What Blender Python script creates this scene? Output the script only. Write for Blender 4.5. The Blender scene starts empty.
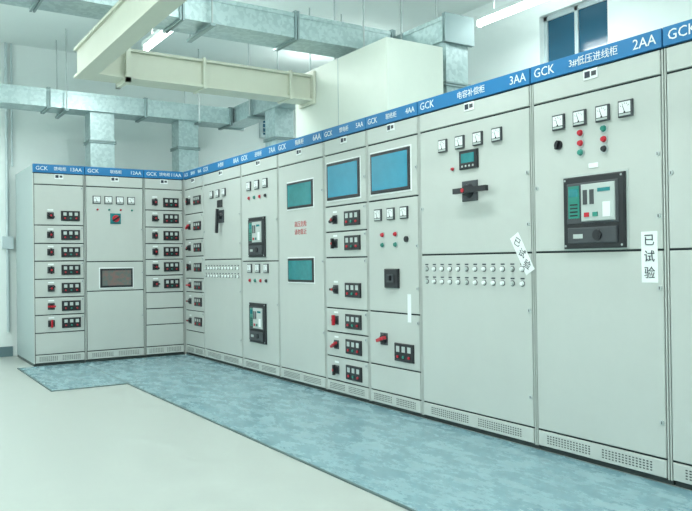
import bpy, math, random
from mathutils import Matrix, Vector, Euler
random.seed(3)
C = bpy.context.scene

# ---------------------------------------------------------------- materials
def mat(name, col, rough=0.5, metal=0.0, emit=None, es=0.0, noise=0.0, nscale=8.0, col2=None, col3=None, bump=0.0, bscale=60, voronoi=False, stretch=None, rvar=0.0, ramp=(0.36,0.54,0.66)):
    m = bpy.data.materials.new(name); m.use_nodes = True
    nt = m.node_tree; b = nt.nodes['Principled BSDF']
    b.inputs['Base Color'].default_value = (*col, 1)
    b.inputs['Roughness'].default_value = rough
    b.inputs['Metallic'].default_value = metal
    if emit:
        b.inputs['Emission Color'].default_value = (*emit, 1)
        b.inputs['Emission Strength'].default_value = es
    if noise > 0 or col2:
        tc = nt.nodes.new('ShaderNodeTexCoord')
        if voronoi:
            n = nt.nodes.new('ShaderNodeTexVoronoi'); n.inputs['Scale'].default_value = nscale
            src = n.outputs['Color']
        else:
            n = nt.nodes.new('ShaderNodeTexNoise'); n.inputs['Scale'].default_value = nscale
            n.inputs['Detail'].default_value = 12; n.inputs['Roughness'].default_value = 0.75
            src = n.outputs['Fac']
        if stretch:
            mp = nt.nodes.new('ShaderNodeMapping'); mp.inputs['Scale'].default_value = stretch
            nt.links.new(tc.outputs['Object'], mp.inputs['Vector']); nt.links.new(mp.outputs['Vector'], n.inputs['Vector'])
        else:
            nt.links.new(tc.outputs['Object'], n.inputs['Vector'])
        r = nt.nodes.new('ShaderNodeValToRGB')
        c2 = col2 or tuple(max(0, c*(1-noise)) for c in col)
        r.color_ramp.elements[0].position = ramp[0]; r.color_ramp.elements[0].color = (*c2, 1)
        r.color_ramp.elements[1].position = ramp[1] if col3 else 0.65; r.color_ramp.elements[1].color = (*col, 1)
        if col3:
            e = r.color_ramp.elements.new(ramp[2]); e.color = (*col3, 1)
        nt.links.new(src, r.inputs['Fac'])
        nt.links.new(r.outputs['Color'], b.inputs['Base Color'])
        if rvar:
            mr = nt.nodes.new('ShaderNodeMapRange'); mr.inputs[1].default_value=0.35; mr.inputs[2].default_value=0.65
            mr.inputs[3].default_value=rough-rvar; mr.inputs[4].default_value=rough+rvar
            nt.links.new(src, mr.inputs[0]); nt.links.new(mr.outputs[0], b.inputs['Roughness'])
    if bump > 0:
        tc = nt.nodes.new('ShaderNodeTexCoord')
        n2 = nt.nodes.new('ShaderNodeTexNoise'); n2.inputs['Scale'].default_value = bscale
        bp = nt.nodes.new('ShaderNodeBump'); bp.inputs['Strength'].default_value = bump; bp.inputs['Distance'].default_value = 0.01
        nt.links.new(tc.outputs['Object'], n2.inputs['Vector'])
        nt.links.new(n2.outputs['Fac'], bp.inputs['Height'])
        nt.links.new(bp.outputs['Normal'], b.inputs['Normal'])
    return m

M = {}
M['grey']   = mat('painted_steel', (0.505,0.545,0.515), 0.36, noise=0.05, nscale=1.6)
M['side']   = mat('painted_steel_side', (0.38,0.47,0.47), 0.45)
M['dark']   = mat('seam_shadow_gap', (0.02,0.032,0.036), 0.8)
M['blue']   = mat('blue_label_band', (0.012,0.17,0.40), 0.4)
M['white']  = mat('white_print', (0.78,0.83,0.82), 0.5)
M['black']  = mat('black_plastic', (0.012,0.014,0.018), 0.35)
M['slate']  = mat('slate_plastic', (0.05,0.058,0.065), 0.4)
M['red']    = mat('red_plastic', (0.5,0.015,0.03), 0.3)
M['green']  = mat('green_plastic', (0.02,0.22,0.17), 0.3)
M['teal']   = mat('blue_screen_glass', (0.02,0.25,0.38), 0.15, noise=0.25, nscale=3, emit=(0.02,0.32,0.46), es=0.14)
M['tealg']  = mat('green_screen_glass', (0.03,0.25,0.27), 0.15, noise=0.3, nscale=4)
M['brown']  = mat('reddish_glass', (0.24,0.13,0.12), 0.15, col2=(0.08,0.16,0.15), nscale=14)
M['steel']  = mat('bright_steel', (0.5,0.55,0.55), 0.3, metal=0.7)
M['lgrey']  = mat('light_grey_plastic', (0.46,0.52,0.50), 0.4)
M['paper']  = mat('paper', (0.80,0.86,0.85), 0.7)
M['ink']    = mat('ink', (0.03,0.04,0.06), 0.7)
M['duct']   = mat('galvanized_sheet', (0.52,0.635,0.64), 0.36, metal=0.6, col2=(0.43,0.545,0.555), nscale=34, voronoi=True)
M['flange'] = mat('duct_flange', (0.30,0.39,0.40), 0.45, metal=0.5)
M['cream']  = mat('cream_painted_steel', (0.66,0.69,0.58), 0.45, noise=0.05, nscale=3)
M['riser']  = mat('riser_painted_steel', (0.70,0.76,0.69), 0.5, noise=0.04, nscale=3)
M['wall']   = mat('wall_paint', (0.85,0.925,0.91), 0.85, noise=0.03, nscale=1.2)
M['ceil']   = mat('ceiling_paint', (0.86,0.94,0.92), 0.9, noise=0.03, nscale=1.0)
M['floor']  = mat('floor_terrazzo', (0.43,0.475,0.445), 0.36, noise=0.10, nscale=5, bump=0.04, rvar=0.06)
M['mat']    = mat('worn_blue_floor_mat', (0.205,0.345,0.385), 0.27, col2=(0.115,0.235,0.28), col3=(0.34,0.48,0.50), nscale=4.0, bump=0.2, bscale=14, stretch=(2.2,1.0,1), rvar=0.08, ramp=(0.30,0.52,0.78))
M['matedge']= mat('mat_edge', (0.08,0.13,0.13), 0.6)
M['tube']   = mat('fluorescent_tube', (1,1,1), 0.4, emit=(0.95,1,0.99), es=9)
M['base']   = mat('baseboard_paint', (0.12,0.20,0.22), 0.5)
M['win']    = mat('window_pane_dusk', (0.02,0.10,0.17), 0.1)
M['frame']  = mat('window_frame_metal', (0.52,0.62,0.64), 0.4)
M['plinth_shade'] = mat('plinth_painted_shadow', (0.05,0.075,0.075), 0.5)  # recessed plinth, shadow line under the cabinets put into its dark colour
MI = list(M.keys())

class MB:
    def __init__(s): s.v=[]; s.f=[]; s.m=[]
    def box(s,x0,x1,y0,y1,z0,z1,m,ch=0.0):
        """ch: chamfer of the front (-y) face"""
        n=len(s.v); mi=MI.index(m)
        if ch<=0:
            s.v+=[(x0,y0,z0),(x1,y0,z0),(x1,y1,z0),(x0,y1,z0),(x0,y0,z1),(x1,y0,z1),(x1,y1,z1),(x0,y1,z1)]
            fs=[(0,3,2,1),(4,5,6,7),(0,1,5,4),(1,2,6,5),(2,3,7,6),(3,0,4,7)]
        else:
            c=ch; ym=min(y0+c,y1)
            s.v+=[(x0+c,y0,z0+c),(x1-c,y0,z0+c),(x1-c,y0,z1-c),(x0+c,y0,z1-c),
                  (x0,ym,z0),(x1,ym,z0),(x1,ym,z1),(x0,ym,z1),
                  (x0,y1,z0),(x1,y1,z0),(x1,y1,z1),(x0,y1,z1)]
            fs=[(0,1,2,3),(0,4,5,1),(1,5,6,2),(2,6,7,3),(3,7,4,0),(4,8,9,5),(5,9,10,6),(6,10,11,7),(7,11,8,4),(11,10,9,8)]
        for f in fs: s.f.append(tuple(n+i for i in f)); s.m.append(mi)
    def cyl(s,cx,cz,r,y0,y1,m,seg=16,r0=None):
        n=len(s.v); mi=MI.index(m); r0=r if r0 is None else r0
        for k in range(seg):
            a=2*math.pi*k/seg; s.v.append((cx+r0*math.cos(a),y0,cz+r0*math.sin(a)))
        for k in range(seg):
            a=2*math.pi*k/seg; s.v.append((cx+r*math.cos(a),y1,cz+r*math.sin(a)))
        s.f.append(tuple(n+k for k in range(seg))); s.m.append(mi)
        s.f.append(tuple(n+seg+k for k in reversed(range(seg)))); s.m.append(mi)
        for k in range(seg):
            k2=(k+1)%seg; s.f.append((n+k,n+seg+k,n+seg+k2,n+k2)); s.m.append(mi)
    def vcyl(s,p0,p1,r,m,seg=12):
        p0=Vector(p0);p1=Vector(p1);d=(p1-p0).normalized()
        a=d.orthogonal().normalized(); b=d.cross(a)
        n=len(s.v); mi=MI.index(m)
        for p in (p0,p1):
            for k in range(seg):
                t=2*math.pi*k/seg; s.v.append(tuple(p+a*r*math.cos(t)+b*r*math.sin(t)))
        s.f.append(tuple(n+k for k in reversed(range(seg)))); s.m.append(mi)
        s.f.append(tuple(n+seg+k for k in range(seg))); s.m.append(mi)
        for k in range(seg):
            k2=(k+1)%seg; s.f.append((n+k,n+k2,n+seg+k2,n+seg+k)); s.m.append(mi)
    def bar(s,cx,cz,L,W,y0,y1,ang,m):
        n=len(s.v); mi=MI.index(m); ca,sa=math.cos(ang),math.sin(ang)
        for y in (y0,y1):
            for (a,b) in ((-L/2,-W/2),(L/2,-W/2),(L/2,W/2),(-L/2,W/2)):
                s.v.append((cx+a*ca-b*sa,y,cz+a*sa+b*ca))
        for f in [(0,1,2,3),(7,6,5,4),(0,4,5,1),(1,5,6,2),(2,6,7,3),(3,7,4,0)]:
            s.f.append(tuple(n+i for i in f)); s.m.append(mi)
    def obj(s,name,loc=(0,0,0),rz=0.0):
        me=bpy.data.meshes.new(name); me.from_pydata(s.v,[],s.f)
        used=sorted(set(s.m)); mp={u:i for i,u in enumerate(used)}
        for u in used: me.materials.append(M[MI[u]])
        for p,mi in zip(me.polygons,s.m): p.material_index=mp[mi]
        me.update()
        o=bpy.data.objects.new(name,me); o.location=loc; o.rotation_euler=(0,0,rz)
        C.collection.objects.link(o); return o

def text(parent,name,body,u,z,size,m='white',y=-0.0145,rot=0.0,align='CENTER',sx=1.0):
    cu=bpy.data.curves.new(name,'FONT'); cu.body=body; cu.size=size; cu.align_x=align; cu.align_y='CENTER'
    cu.extrude=0.0006; cu.resolution_u=2; cu.materials.append(M[m])
    o=bpy.data.objects.new(name,cu); C.collection.objects.link(o); o.parent=parent
    o.location=(u,y,z); o.rotation_euler=Euler((math.pi/2,-rot,0)) ; o.scale=(sx,1,1)
    return o

# ---------------------------------------------------------------- cabinet parts
def door(b,u0,u1,z0,z1,lock=None):
    g=0.0055
    b.box(u0+g,u1-g,-0.008,0.008,z0+g,z1-g,'grey',0.003)
    if lock:
        for (lu,lz) in lock:
            b.cyl(lu,lz,0.012,-0.014,-0.008,'steel',12); b.box(lu-0.002,lu+0.002,-0.015,-0.014,lz-0.007,lz+0.007,'black')
def gauge(b,u,z,s=0.084):
    h=s/2
    b.box(u-h,u+h,-0.022,-0.008,z-h,z+h,'slate',0.003)
    b.box(u-h*0.80,u+h*0.80,-0.0235,-0.022,z-h*0.5,z+h*0.80,'white')
    b.box(u-h*0.80,u+h*0.80,-0.0235,-0.022,z-h*0.84,z-h*0.6,'lgrey')
    for k in range(5):
        a=math.radians(45+k*22.5); b.bar(u+math.cos(a)*h*0.75,z-h*0.35+math.sin(a)*h*0.95,h*0.2,0.002,-0.0243,-0.0235,a,'ink')
    b.bar(u-h*0.12,z-h*0.05,h*0.9,0.003,-0.0245,-0.0235,math.radians(110),'ink')
    b.cyl(u,z-h*0.45,h*0.13,-0.025,-0.0235,'black',8)
def lamp(b,u,z,m,r=0.013):
    b.cyl(u,z,r*1.35,-0.013,-0.008,'steel',12); b.cyl(u,z,r,-0.026,-0.013,m,12,r0=r*0.7)
def knob(b,u,z,s=0.036,ang=0.6):
    b.box(u-s,u+s,-0.013,-0.008,z-s,z+s,'slate',0.002)
    b.cyl(u,z,s*0.85,-0.028,-0.013,'black',18,r0=s*0.75)
    b.bar(u,z,s*2.3,s*0.5,-0.05,-0.028,ang,'red' if random.random()<0.3 else 'black')
    b.cyl(u,z,s*0.3,-0.053,-0.05,'red',10)
def mpanel(b,u0,u1,z,h=0.1):
    z0,z1=z-h/2,z+h/2; w=u1-u0
    b.box(u0,u1,-0.022,-0.008,z0,z1,'black',0.004)
    for k in range(3):
        c=u0+w*(0.2+0.3*k)
        b.box(c-w*0.085,c+w*0.085,-0.0235,-0.022,z+h*0.02,z+h*0.34,'lgrey')
        b.cyl(c,z-h*0.24,w*0.045,-0.03,-0.022,['red','green','red'][k],10)
def drawer(b,w,z0,z1,hu,p0,p1,zc=None,rnd=True,ph=0.1):
    zc=(z0+z1)/2 if zc is None else zc
    door(b,0.012,w-0.012,z0,z1,[(w-0.035,z1-0.03)])
    knob(b,hu,zc,0.036,random.choice([0.0,0.5,-0.5,1.57]))
    mpanel(b,p0,p1,zc,ph)
    b.box(hu-0.03,hu+0.03,-0.0095,-0.008,zc+0.055,zc+0.07,'white')
def acb(b,u0,u1,z0,z1):
    W=u1-u0;H=z1-z0
    b.box(u0-0.012,u1+0.012,-0.012,-0.008,z0-0.006,z1+0.012,'lgrey',0.002)
    b.box(u0,u1,-0.03,-0.012,z0,z1,'black',0.006)
    b.box(u0+W*0.08,u1-W*0.08,-0.036,-0.03,z0+H*0.34,z1-H*0.09,'slate',0.004)
    b.box(u0+W*0.11,u0+W*0.30,-0.038,-0.036,z0+H*0.42,z1-H*0.13,'green')
    b.box(u0+W*0.13,u0+W*0.28,-0.0395,-0.038,z1-H*0.28,z1-H*0.17,'tealg')
    for k in range(4): b.box(u0+W*0.14,u0+W*0.27,-0.039,-0.038,z0+H*(0.45+0.05*k),z0+H*(0.47+0.05*k),'black')
    b.box(u0+W*0.34,u1-W*0.12,-0.046,-0.036,z0+H*0.37,z1-H*0.12,'lgrey',0.004)
    b.box(u0+W*0.38,u0+W*0.45,-0.048,-0.046,z0+H*0.6,z1-H*0.2,'slate')
    b.box(u0+W*0.49,u0+W*0.56,-0.048,-0.046,z0+H*0.6,z1-H*0.2,'slate')
    b.box(u0+W*0.62,u0+W*0.82,-0.048,-0.046,z1-H*0.24,z1-H*0.19,'tealg')
    b.box(u0+W*0.40,u0+W*0.48,-0.05,-0.046,z0+H*0.43,z0+H*0.49,'red')
    b.box(u0+W*0.54,u0+W*0.62,-0.05,-0.046,z0+H*0.43,z0+H*0.49,'green')
    b.box(u0+W*0.70,u0+W*0.82,-0.048,-0.046,z0+H*0.42,z0+H*0.62,'white')
    b.box(u0+W*0.1,u1-W*0.1,-0.042,-0.03,z0+H*0.07,z0+H*0.29,'slate',0.004)
    b.cyl(u0+W*0.6,z0+H*0.18,H*0.07,-0.05,-0.042,'black',18)
    b.box(u0+W*0.2,u0+W*0.36,-0.044,-0.042,z0+H*0.14,z0+H*0.2,'lgrey')
    for (a,c) in ((0.04,0.04),(0.96,0.04),(0.04,0.96),(0.96,0.96)):
        b.cyl(u0+W*a,z0+H*c,0.006,-0.032,-0.03,'steel',8)
def screen(b,u0,u1,z0,z1,m='teal',bez=0.024):
    b.box(u0-0.012,u1+0.012,-0.011,-0.008,z0-0.012,z1+0.012,'white',0.002)
    b.box(u0,u1,-0.02,-0.011,z0,z1,'black',0.006)
    b.box(u0+bez,u1-bez,-0.0215,-0.02,z0+bez,z1-bez,m)
def vents(b,w,z0=0.055,z1=0.108):
    for c0,c1 in ((0.1,0.46),(0.54,0.9)):
        k=int((c1-c0)*w/0.019)
        for i in range(k):
            u=w*c0+(c1-c0)*w*i/k
            for j in range(4):
                zz=z0+(z1-z0)*j/4
                b.box(u,u+0.011,-0.0088,-0.008,zz,zz+0.006,'dark')
HS=1.978
D=1.1; H=2.2
def carcass(w,plain_header=True):
    b=MB(); e=0.004
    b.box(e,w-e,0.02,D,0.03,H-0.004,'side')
    b.box(e,w-e,0.03,D-0.02,0.0,0.03,'plinth_shade')
    b.box(e+0.001,w-e-0.001,0.004,0.02,0.03,H-0.01,'dark')
    b.box(e,0.011,-0.004,0.02,0.03,2.1,'grey'); b.box(w-0.011,w-e,-0.004,0.02,0.03,2.1,'grey')
    b.box(e,w-e,-0.014,0.02,2.108,H,'blue',0.002)
    door(b,0.012,w-0.012,0.03,0.125); vents(b,w)
    door(b,0.012,w-0.012,HS,2.104)
    b.box(w*0.5-0.045,w*0.5+0.045,-0.012,-0.008,2.045,2.098,'white'); b.box(w*0.5-0.038,w*0.5-0.004,-0.0135,-0.012,2.055,2.088,'ink'); b.box(w*0.5+0.006,w*0.5+0.036,-0.0135,-0.012,2.06,2.084,'slate')
    return b
def finish(b,w,loc,rz,no,zh,name='switchgear_cabinet'):
    o=b.obj(name,loc,rz)
    text(o,'band_model_text','GCK',0.03,2.153,0.072 if w>0.7 else 0.06,align='LEFT',y=-0.0155)
    if w>0.45:
        text(o,'band_function_text',zh,w*0.52,2.153,0.052 if w>0.7 else 0.045,y=-0.0155)
        text(o,'band_number_text',no,w-0.03,2.153,0.072 if w>0.7 else 0.056,align='RIGHT',y=-0.0155)
    return o
R=-math.pi/2
edges=[1.33,2.157,3.001,4.042,4.679,5.315,6.142,6.955,7.975,8.574]

# --- incomer cabinets with air circuit breaker
def incomer(w):
    b=carcass(w)
    door(b,0.012,w-0.012,1.135,HS,[(0.035,1.5),(w-0.035,1.6),(w-0.035,1.3)])
    door(b,0.012,w-0.012,0.125,1.135,[(w-0.035,0.95),(w-0.035,0.3)])
    for u in (0.205,0.349,0.497,0.636): gauge(b,u,1.85)
    b.cyl(0.2,1.725,0.026,-0.02,-0.008,'black',16); b.bar(0.2,1.725,0.05,0.012,-0.032,-0.02,1.2,'black')
    for (u,z,m) in ((0.35,1.77,'red'),(0.35,1.715,'red'),(0.35,1.665,'green'),(0.5,1.77,'green'),(0.5,1.715,'red'),(0.5,1.665,'black')): lamp(b,u,z,m,0.018)
    b.box(0.40,0.46,-0.011,-0.008,1.575,1.6,'white')
    acb(b,0.241,0.63,1.15,1.535)
    return b
b=incomer(0.827); finish(b,0.827,(0,edges[1],0),R,'1AA','进线柜')
w=edges[2]-edges[1]; b=incomer(w)
b.box(0.71,0.80,-0.0095,-0.0082,0.975,1.226,'paper')
o=finish(b,w,(0,edges[2],0),R,'2AA','3#低压进线柜')
for k,ch in enumerate('已试验'): text(o,'paper_notice_text_%d'%k,ch,0.755,1.180-0.08*k,0.062,'ink',y=-0.011)
# --- C capacitor / compensation
def compens(w,vert=False):
    b=carcass(w)
    door(b,0.012,w-0.012,1.135,HS,[(0.035,1.45),(w-0.035,1.6),(w-0.035,1.3)])
    door(b,0.012,w-0.012,0.125,1.135,[(w-0.035,0.8),(w-0.035,0.3)])
    for u in (0.265,0.433,0.60,0.767)[:3 if vert else 4]: gauge(b,u,1.855)
    if not vert:
        b.box(0.43,0.60,-0.024,-0.008,1.675,1.795,'black',0.005); b.box(0.455,0.575,-0.0255,-0.024,1.715,1.775,'tealg')
        for k in range(4): b.cyl(0.465+0.033*k,1.694,0.007,-0.027,-0.024,'lgrey',8)
        lamp(b,0.36,1.69,'red',0.012)
        b.box(0.45,0.59,-0.02,-0.008,1.47,1.60,'slate',0.005); b.cyl(0.52,1.535,0.045,-0.05,-0.02,'black',18,r0=0.035)
        b.bar(0.575,1.535,0.30,0.034,-0.075,-0.05,0.0,'black'); b.cyl(0.52,1.535,0.013,-0.08,-0.075,'red',12)
    else:
        b.box(0.43,0.55,-0.024,-0.008,1.70,1.78,'black',0.005)
        b.box(0.45,0.59,-0.02,-0.008,1.53,1.67,'slate',0.005); b.cyl(0.52,1.61,0.045,-0.05,-0.02,'black',18,r0=0.035)
        b.bar(0.52,1.55,0.26,0.035,-0.075,-0.05,1.45,'black')
    for zz in (1.04,0.955):
        for k in range(12):
            u=0.075+k*(w-0.16)/11.0
            b.cyl(u,zz,0.018,-0.012,-0.008,'slate',12); b.cyl(u,zz,0.0145,-0.024,-0.012,'white' if k%5 else 'lgrey',12,r0=0.011)
            b.box(u-0.016,u+0.016,-0.0095,-0.008,zz+0.025,zz+0.033,'ink')
    return b
w=edges[3]-edges[2]
b=compens(w)
o=finish(b,w,(0,edges[3],0),R,'3AA','电容补偿柜')
nb=MB(); nb.bar(0,0,0.25,0.075,-0.0102,-0.0086,-1.05,'paper')
s=nb.obj('paper_seal'); s.parent=o; s.location=(w-0.085,0,1.13)
for k,ch in enumerate('已试验'):
    text(o,'paper_seal_text_%d'%k,ch,w-0.085-0.037+0.037*k,1.13+0.066-0.066*k,0.055,'ink',y=-0.0112,rot=-0.52)
# --- D
w=edges[4]-edges[3]; b=carcass(w)
door(b,0.012,w-0.012,1.55,HS,[(w-0.03,1.75)]); screen(b,0.06,0.545,1.60,1.905)
door(b,0.012,w-0.012,0.718,1.55,[(w-0.03,1.2),(w-0.03,0.9)])
for u in (0.15,0.31,0.47): gauge(b,u,1.44,0.088)
for u in (0.2,0.36):
    for z,m in ((1.29,'red'),(1.215,'green')): lamp(b,u,z,m,0.018)
b.cyl(0.49,1.25,0.022,-0.02,-0.008,'black',14)
b.box(0.235,0.40,-0.03,-0.008,0.90,1.04,'black',0.006); b.box(0.275,0.36,-0.034,-0.03,0.94,1.0,'slate'); b.box(0.305,0.33,-0.05,-0.034,0.955,0.99,'black')
door(b,0.012,w-0.012,0.32,0.718,[(w-0.03,0.66)]); knob(b,0.2,0.52,0.045,0.3); mpanel(b,0.34,0.56,0.44,0.13)
b.box(0.49,0.53,-0.0095,-0.008,0.66,0.86,'paper')
door(b,0.012,w-0.012,0.125,0.32)
finish(b,w,(0,edges[4],0),R,'4AA','联络柜')
# --- E
w=edges[5]-edges[4]; b=carcass(w)
door(b,0.012,w-0.012,1.55,HS,[(w-0.03,1.75)]); screen(b,0.06,0.545,1.60,1.905)
for z0,z1,zc in ((1.34,1.55,1.44),(1.13,1.34,1.245),(0.715,1.13,0.87),(0.52,0.715,0.62),(0.32,0.52,0.42),(0.125,0.32,0.215)):
    drawer(b,w,z0,z1,0.17,0.32,0.54,zc,ph=0.115)
finish(b,w,(0,edges[5],0),R,'5AA','馈电柜')
# --- F
w=edges[6]-edges[5]; b=carcass(w)
door(b,0.012,w-0.012,0.125,HS,[(w-0.03,1.7),(w-0.03,1.1),(w-0.03,0.5)])
screen(b,0.19,0.65,1.575,1.81,'tealg',0.02); screen(b,0.19,0.65,0.92,1.13,'tealg',0.02)
o=finish(b,w,(0,edges[6],0),R,'6AA','隔离柜')
for k,tx in enumerate(('高压危险','请勿靠近')): text(o,'warning_text_%d'%k,tx,0.42,1.43-0.07*k,0.055,'red',y=-0.0085)
# --- G
w=edges[7]-edges[6]; b=carcass(w)
door(b,0.012,w-0.012,1.11,HS,[(w-0.03,1.5)]); door(b,0.012,w-0.012,0.125,1.11,[(w-0.03,0.7)])
for zz in (1.86,1.04):
    for u in (0.2,0.38,0.56): gauge(b,u,zz,0.09)
    for u,m in ((0.2,'red'),(0.32,'green'),(0.44,'red'),(0.56,'black')): lamp(b,u,zz-0.12,m,0.018)
acb(b,0.2,0.56,1.15,1.54); acb(b,0.2,0.56,0.31,0.70)
finish(b,w,(0,edges[7],0),R,'7AA','进线柜')
# --- H
w=edges[8]-edges[7]; b=compens(w,True); finish(b,w,(0,edges[8],0),R,'8AA','补偿柜')
# --- I
w=edges[9]-edges[8]; b=carcass(w)
for z0,z1 in ((1.68,HS),(1.38,1.68),(1.18,1.38),(0.92,1.18),(0.76,0.92),(0.54,0.76),(0.30,0.54)):
    drawer(b,w,z0,z1,0.17,0.32,0.53)
door(b,0.012,w-0.012,0.125,0.30)
finish(b,w,(0,edges[9],0),R,'9AA','馈电柜')
# ---- row facing the camera (back of room)
YB=8.578
xs=[-1.719,-1.173,-0.501,-0.016]
w=xs[1]-xs[0]; b=carcass(w)
zb=[HS,1.535,1.335,1.142,0.945,0.746,0.553,0.36]
zc=[1.64,1.43,1.24,1.044,0.845,0.647,0.459]
for i in range(7): drawer(b,w,zb[i+1],zb[i],0.18,0.29,0.49,zc[i],ph=0.11)
door(b,0.012,w-0.012,0.125,0.36); finish(b,w,(xs[0],YB,0),0,'13AA','馈电柜')
w=xs[2]-xs[1]; b=carcass(w)
door(b,0.012,w-0.012,1.13,HS,[(w-0.03,1.5)]); door(b,0.012,w-0.012,0.125,0.797,[(w-0.03,0.5)]); door(b,0.012,w-0.012,0.797,1.13,[(w-0.03,1.0)])
for u in (0.13,0.26,0.39,0.52): gauge(b,u,1.83,0.088)
for k,m in enumerate(('red','green','red','green')): lamp(b,0.14+0.13*k,1.72,m,0.012)
b.box(0.28,0.40,-0.02,-0.008,1.56,1.68,'tealg',0.005); b.cyl(0.34,1.62,0.04,-0.035,-0.02,'red',14); b.bar(0.34,1.62,0.09,0.02,-0.05,-0.035,0.6,'black')
screen(b,0.16,0.53,0.835,1.05,'brown',0.022)
finish(b,w,(xs[1],YB,0),0,'12AA','联络柜')
w=xs[3]-xs[2]; b=carcass(w)
zb=[HS,1.73,1.53,1.335,1.15,0.96,0.76]; zc=[1.823,1.633,1.43,1.24,1.06,0.86]
for i in range(6): drawer(b,w,zb[i+1],zb[i],0.13,0.23,0.42,zc[i],ph=0.11)
door(b,0.012,w-0.012,0.57,0.76); door(b,0.012,w-0.012,0.38,0.57); door(b,0.012,w-0.012,0.125,0.38)
finish(b,w,(xs[2],YB,0),0,'11AA','馈电柜')
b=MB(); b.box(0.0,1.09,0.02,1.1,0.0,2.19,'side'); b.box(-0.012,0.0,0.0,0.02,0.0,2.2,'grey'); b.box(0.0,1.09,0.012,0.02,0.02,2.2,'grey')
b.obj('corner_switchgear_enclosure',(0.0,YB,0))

# ---------------------------------------------------------------- room
CH=3.8; XL,XR,YF,YBW=-6.2,2.3,-3.0,9.78
def roombox(name,x0,x1,y0,y1,z0,z1,m):
    b=MB(); b.box(x0,x1,y0,y1,z0,z1,m); return b.obj(name)
roombox('floor',XL-.2,XR+.2,YF-.2,YBW+.2,-0.2,0,'floor')
roombox('ceiling',XL-.2,XR+.2,YF-.2,YBW+.2,CH,CH+.2,'ceil')
roombox('wall_back',XL-.2,XR+.2,YBW,YBW+.2,0,CH,'wall')
roombox('wall_front',XL-.2,XR+.2,YF-.2,YF,0,CH,'wall')
roombox('wall_left',XL-.2,XL,YF,YBW,0,CH,'wall')
WY0,WY1,WZ0,WZ1=4.24,5.03,2.80,3.46
b=MB()
b.box(XR,XR+.2,YF,WY0,0,CH,'wall'); b.box(XR,XR+.2,WY1,YBW,0,CH,'wall')
b.box(XR,XR+.2,WY0,WY1,0,WZ0,'wall'); b.box(XR,XR+.2,WY0,WY1,WZ1,CH,'wall')
b.obj('wall_right')
b=MB()
f=0.045
b.box(XR+.06,XR+.10,WY0,WY0+f,WZ0,WZ1,'frame'); b.box(XR+.06,XR+.10,WY1-f,WY1,WZ0,WZ1,'frame')
b.box(XR+.06,XR+.10,WY0,WY1,WZ0,WZ0+f,'frame'); b.box(XR+.06,XR+.10,WY0,WY1,WZ1-f,WZ1,'frame')
b.box(XR+.06,XR+.10,(WY0+WY1)/2-.02,(WY0+WY1)/2+.02,WZ0,WZ1,'frame')
b.box(XR+.075,XR+.085,WY0+f,WY1-f,WZ0+f,WZ1-f,'win')
b.obj('window_1')
b=MB()
b.box(1.60,1.97,YBW-.05,YBW,2.92,3.42,'frame'); b.box(1.64,1.93,YBW-.055,YBW-.05,2.96,3.38,'win')
for k in range(6): b.box(1.64,1.93,YBW-.065,YBW-.055,2.99+k*.065,3.0+k*.065,'frame')
b.obj('window_2')
roombox('baseboard_back',XL,-1.75,YBW-.02,YBW,0,0.12,'base')
roombox('baseboard_left',XL,XL+.02,YF,YBW-.02,0,0.12,'base')
b=MB()
b.box(-1.22,0.0,YF+.3,8.55,0,0.006,'mat'); b.box(-1.88,-1.22,6.82,8.55,0,0.006,'mat')
b.box(-1.234,-1.22,YF+.3,6.806,0,0.008,'matedge'); b.box(-1.894,-1.234,6.806,6.82,0,0.008,'matedge'); b.box(-1.894,-1.88,6.82,8.55,0,0.008,'matedge')
b.box(-1.225,-1.215,6.82,8.55,0.006,0.007,'matedge')
b.obj('rubber_floor_mat')

# ---------------------------------------------------------------- overhead
CT=CH-0.004
def ductX(b,x0,x1,y0,y1,z0,z1,m='duct',fl=1.0):
    b.box(x0,x1,y0,y1,z0,z1,m)
    n=max(1,round((x1-x0)/fl))
    for k in range(n+1):
        x=x0+(x1-x0)*k/n
        for dx in (-0.02,0.004): b.box(x+dx,x+dx+.016,y0-.02,y1+.02,z0-.02,z1+.02,'flange')
    b.box(x0,x1,y0-.006,y0,z1-.03,z1+.004,m)
def ductY(b,x0,x1,y0,y1,z0,z1,m='duct',fl=1.0):
    b.box(x0,x1,y0,y1,z0,z1,m)
    n=max(1,round((y1-y0)/fl))
    for k in range(n+1):
        y=y0+(y1-y0)*k/n
        for dy in (-0.02,0.004): b.box(x0-.02,x1+.02,y+dy,y+dy+.016,z0-.02,z1+.02,'flange')
    b.box(x0-.006,x0,y0,y1,z1-.03,z1+.004,m)
def drop(b,cx,cy,wx,wy,z0,z1):
    b.box(cx-wx/2,cx+wx/2,cy-wy/2,cy+wy/2,z0,z1,'duct')
    b.box(cx-wx/2-.03,cx+wx/2+.03,cy-wy/2-.03,cy+wy/2+.03,z0,z0+.03,'flange')
    zm=(z0+z1)/2
    for dz in (-.018,.004): b.box(cx-wx/2-.018,cx+wx/2+.018,cy-wy/2-.018,cy+wy/2+.018,zm+dz,zm+dz+.014,'flange')
def rod(b,x,y,z0,z1): b.vcyl((x,y,z0),(x,y,z1),0.008,'steel',8)
def trapeze(b,x0,x1,y0,y1,z):
    for (x,y) in ((x0,y0),(x1,y1)): rod(b,x,y,z-.02,CT)
    b.box(x0-.02,x1+.02,y0-.02,y1+.02,z-.022,z,'flange')
b=MB()
ductX(b,-2.6,0.76,8.9,9.25,2.90,3.10)
drop(b,-0.87,9.07,0.28,0.25,2.203,2.9); drop(b,0.2,9.07,0.26,0.25,2.205,2.9)
for x in (-2.4,-1.3,0.3): trapeze(b,x,x,8.83,9.33,2.878)
b.obj('galvanized_cable_duct')
b=MB()
ductY(b,0.80,1.08,4.68,9.25,2.92,3.12)
for y in (4.83,5.6,7.9): drop(b,0.94,y,0.24,0.26,2.203,2.92)
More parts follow.
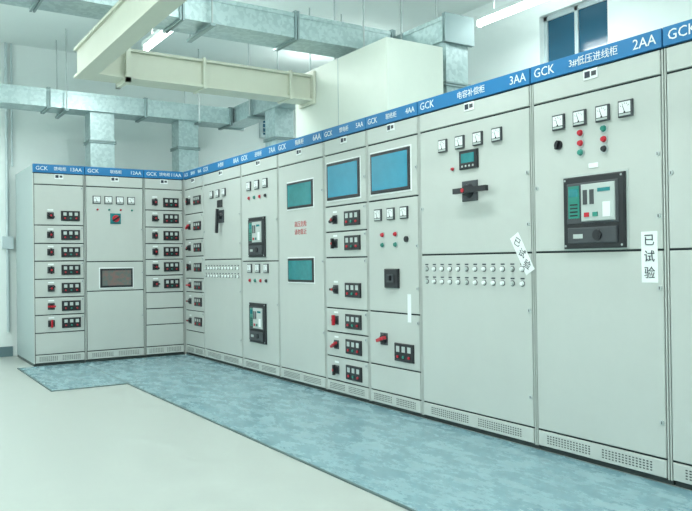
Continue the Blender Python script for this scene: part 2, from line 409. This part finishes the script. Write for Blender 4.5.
for y in (5.2,6.8,8.3): trapeze(b,0.74,1.14,y,y,2.898)
b.obj('galvanized_cable_duct')
b=MB()
ductX(b,-3.2,0.755,5.35,5.7,2.95,3.15)
for x in (-2.6,-1.0,0.4): trapeze(b,x,x,5.29,5.76,2.928)
b.obj('galvanized_cable_duct')
# cream bus bridge
b=MB()
b.box(-1.73,0.115,5.735,5.885,2.555,2.745,'cream'); b.box(-1.73,0.115,5.70,5.92,2.745,2.765,'cream'); b.box(-1.73,0.115,5.70,5.92,2.535,2.555,'cream')
b.box(0.115,0.135,5.67,5.95,2.505,2.795,'cream')
b.box(-1.86,-1.77,0.6,5.895,2.555,2.745,'cream'); b.box(-1.88,-1.75,0.6,5.92,2.745,2.765,'cream'); b.box(-1.88,-1.75,0.6,5.92,2.535,2.555,'cream')
b.box(-1.77,-1.73,5.735,5.885,2.555,2.745,'cream'); b.box(-1.75,-1.73,5.70,5.92,2.745,2.765,'cream'); b.box(-1.75,-1.73,5.70,5.92,2.535,2.555,'cream')
for x in (-0.9,-0.1): b.box(x-.012,x+.012,5.69,5.93,2.525,2.775,'cream')
b.obj('busbar_bridge')
b=MB()
b.box(-1.55,-1.515,5.925,5.96,2.50,CT,'cream'); b.box(-1.55,-1.515,5.66,5.96,2.50,2.533,'cream'); b.box(-1.55,-1.515,5.66,5.695,2.50,2.80,'cream'); b.box(-1.55,-1.515,5.66,5.96,2.768,2.80,'cream')
b.obj('bridge_hanger')
for y in (3.3,2.0,1.0):
    b=MB(); b.box(-1.905,-1.885,y-.02,y+.02,2.50,CT,'cream'); b.box(-1.745,-1.725,y-.02,y+.02,2.50,CT,'cream'); b.box(-1.905,-1.725,y-.02,y+.02,2.50,2.533,'cream')
    b.obj('bridge_hanger')
b=MB()
b.box(0.139,0.70,4.60,6.05,2.225,2.82,'riser'); b.box(0.139,0.715,4.585,6.065,2.202,2.225,'riser')
b.box(0.1365,0.139,5.3,5.306,2.225,2.82,'side')
b.obj('busbar_riser_box')
b=MB(); b.vcyl((-1.80,YBW-.03,0.3),(-1.80,YBW-.03,CT),0.018,'frame'); b.vcyl((-1.74,YBW-.03,2.3),(-1.74,YBW-.03,CT),0.012,'frame')
b.box(-1.86,-1.74,YBW-.07,YBW-.002,1.3,1.45,'frame'); b.obj('wall_conduit')

# fluorescent fixtures; last two are added out of sight to brighten the back wall
fx=[(-0.80,6.90),(1.62,4.55),(-0.83,3.4),(-0.83,0.4),(1.62,1.2),(-3.6,6.6),(-3.6,3.4),(-3.6,0.4),(-5.2,5.0),(-5.2,1.5),(-2.2,-1.8),(1.62,7.9),(-3.6,8.8)]
for (x,y) in fx:
    b=MB()
    b.box(x-.035,x+.035,y-.62,y+.62,3.34,3.38,'white')
    b.vcyl((x,y-.6,3.31),(x,y+.6,3.31),0.028,'tube')
    b.box(x-.03,x+.03,y-.62,y-.6,3.28,3.34,'white'); b.box(x-.03,x+.03,y+.6,y+.62,3.28,3.34,'white')
    rod(b,x,y-.4,3.38,CT); rod(b,x,y+.4,3.38,CT)
    b.obj('fluorescent_lamp')
    s=0.45 if x>1 else 1.0
    for up,en in ((False,28*s),(True,16*s)):
        ld=bpy.data.lights.new('tube_light','AREA'); ld.shape='RECTANGLE'; ld.size=0.10; ld.size_y=1.2; ld.energy=en; ld.color=(0.94,1.0,0.985)
        lo=bpy.data.objects.new('tube_light',ld); C.collection.objects.link(lo); lo.location=(x,y,3.40 if up else 3.27)
        if up: lo.rotation_euler=(math.pi,0,0)
w=bpy.data.worlds.new('World'); C.world=w; w.use_nodes=True
w.node_tree.nodes['Background'].inputs[0].default_value=(0.3,0.5,0.6,1); w.node_tree.nodes['Background'].inputs[1].default_value=0.4

# ---------------------------------------------------------------- camera
cd=bpy.data.cameras.new('camera'); cam=bpy.data.objects.new('camera',cd); C.collection.objects.link(cam); C.camera=cam
cd.lens=38.6; cd.sensor_width=36
yaw=-math.atan2(0.544,0.839)+0.0022
cam.matrix_world=Matrix.Translation((-3.226,0,1.10))@Matrix.Rotation(yaw,4,'Z')@Matrix.Rotation(math.radians(90+0.43),4,'X')@Matrix.Rotation(math.radians(-0.75),4,'Z')
C.view_settings.view_transform='Standard'; C.view_settings.look='None'; C.view_settings.exposure=0.0
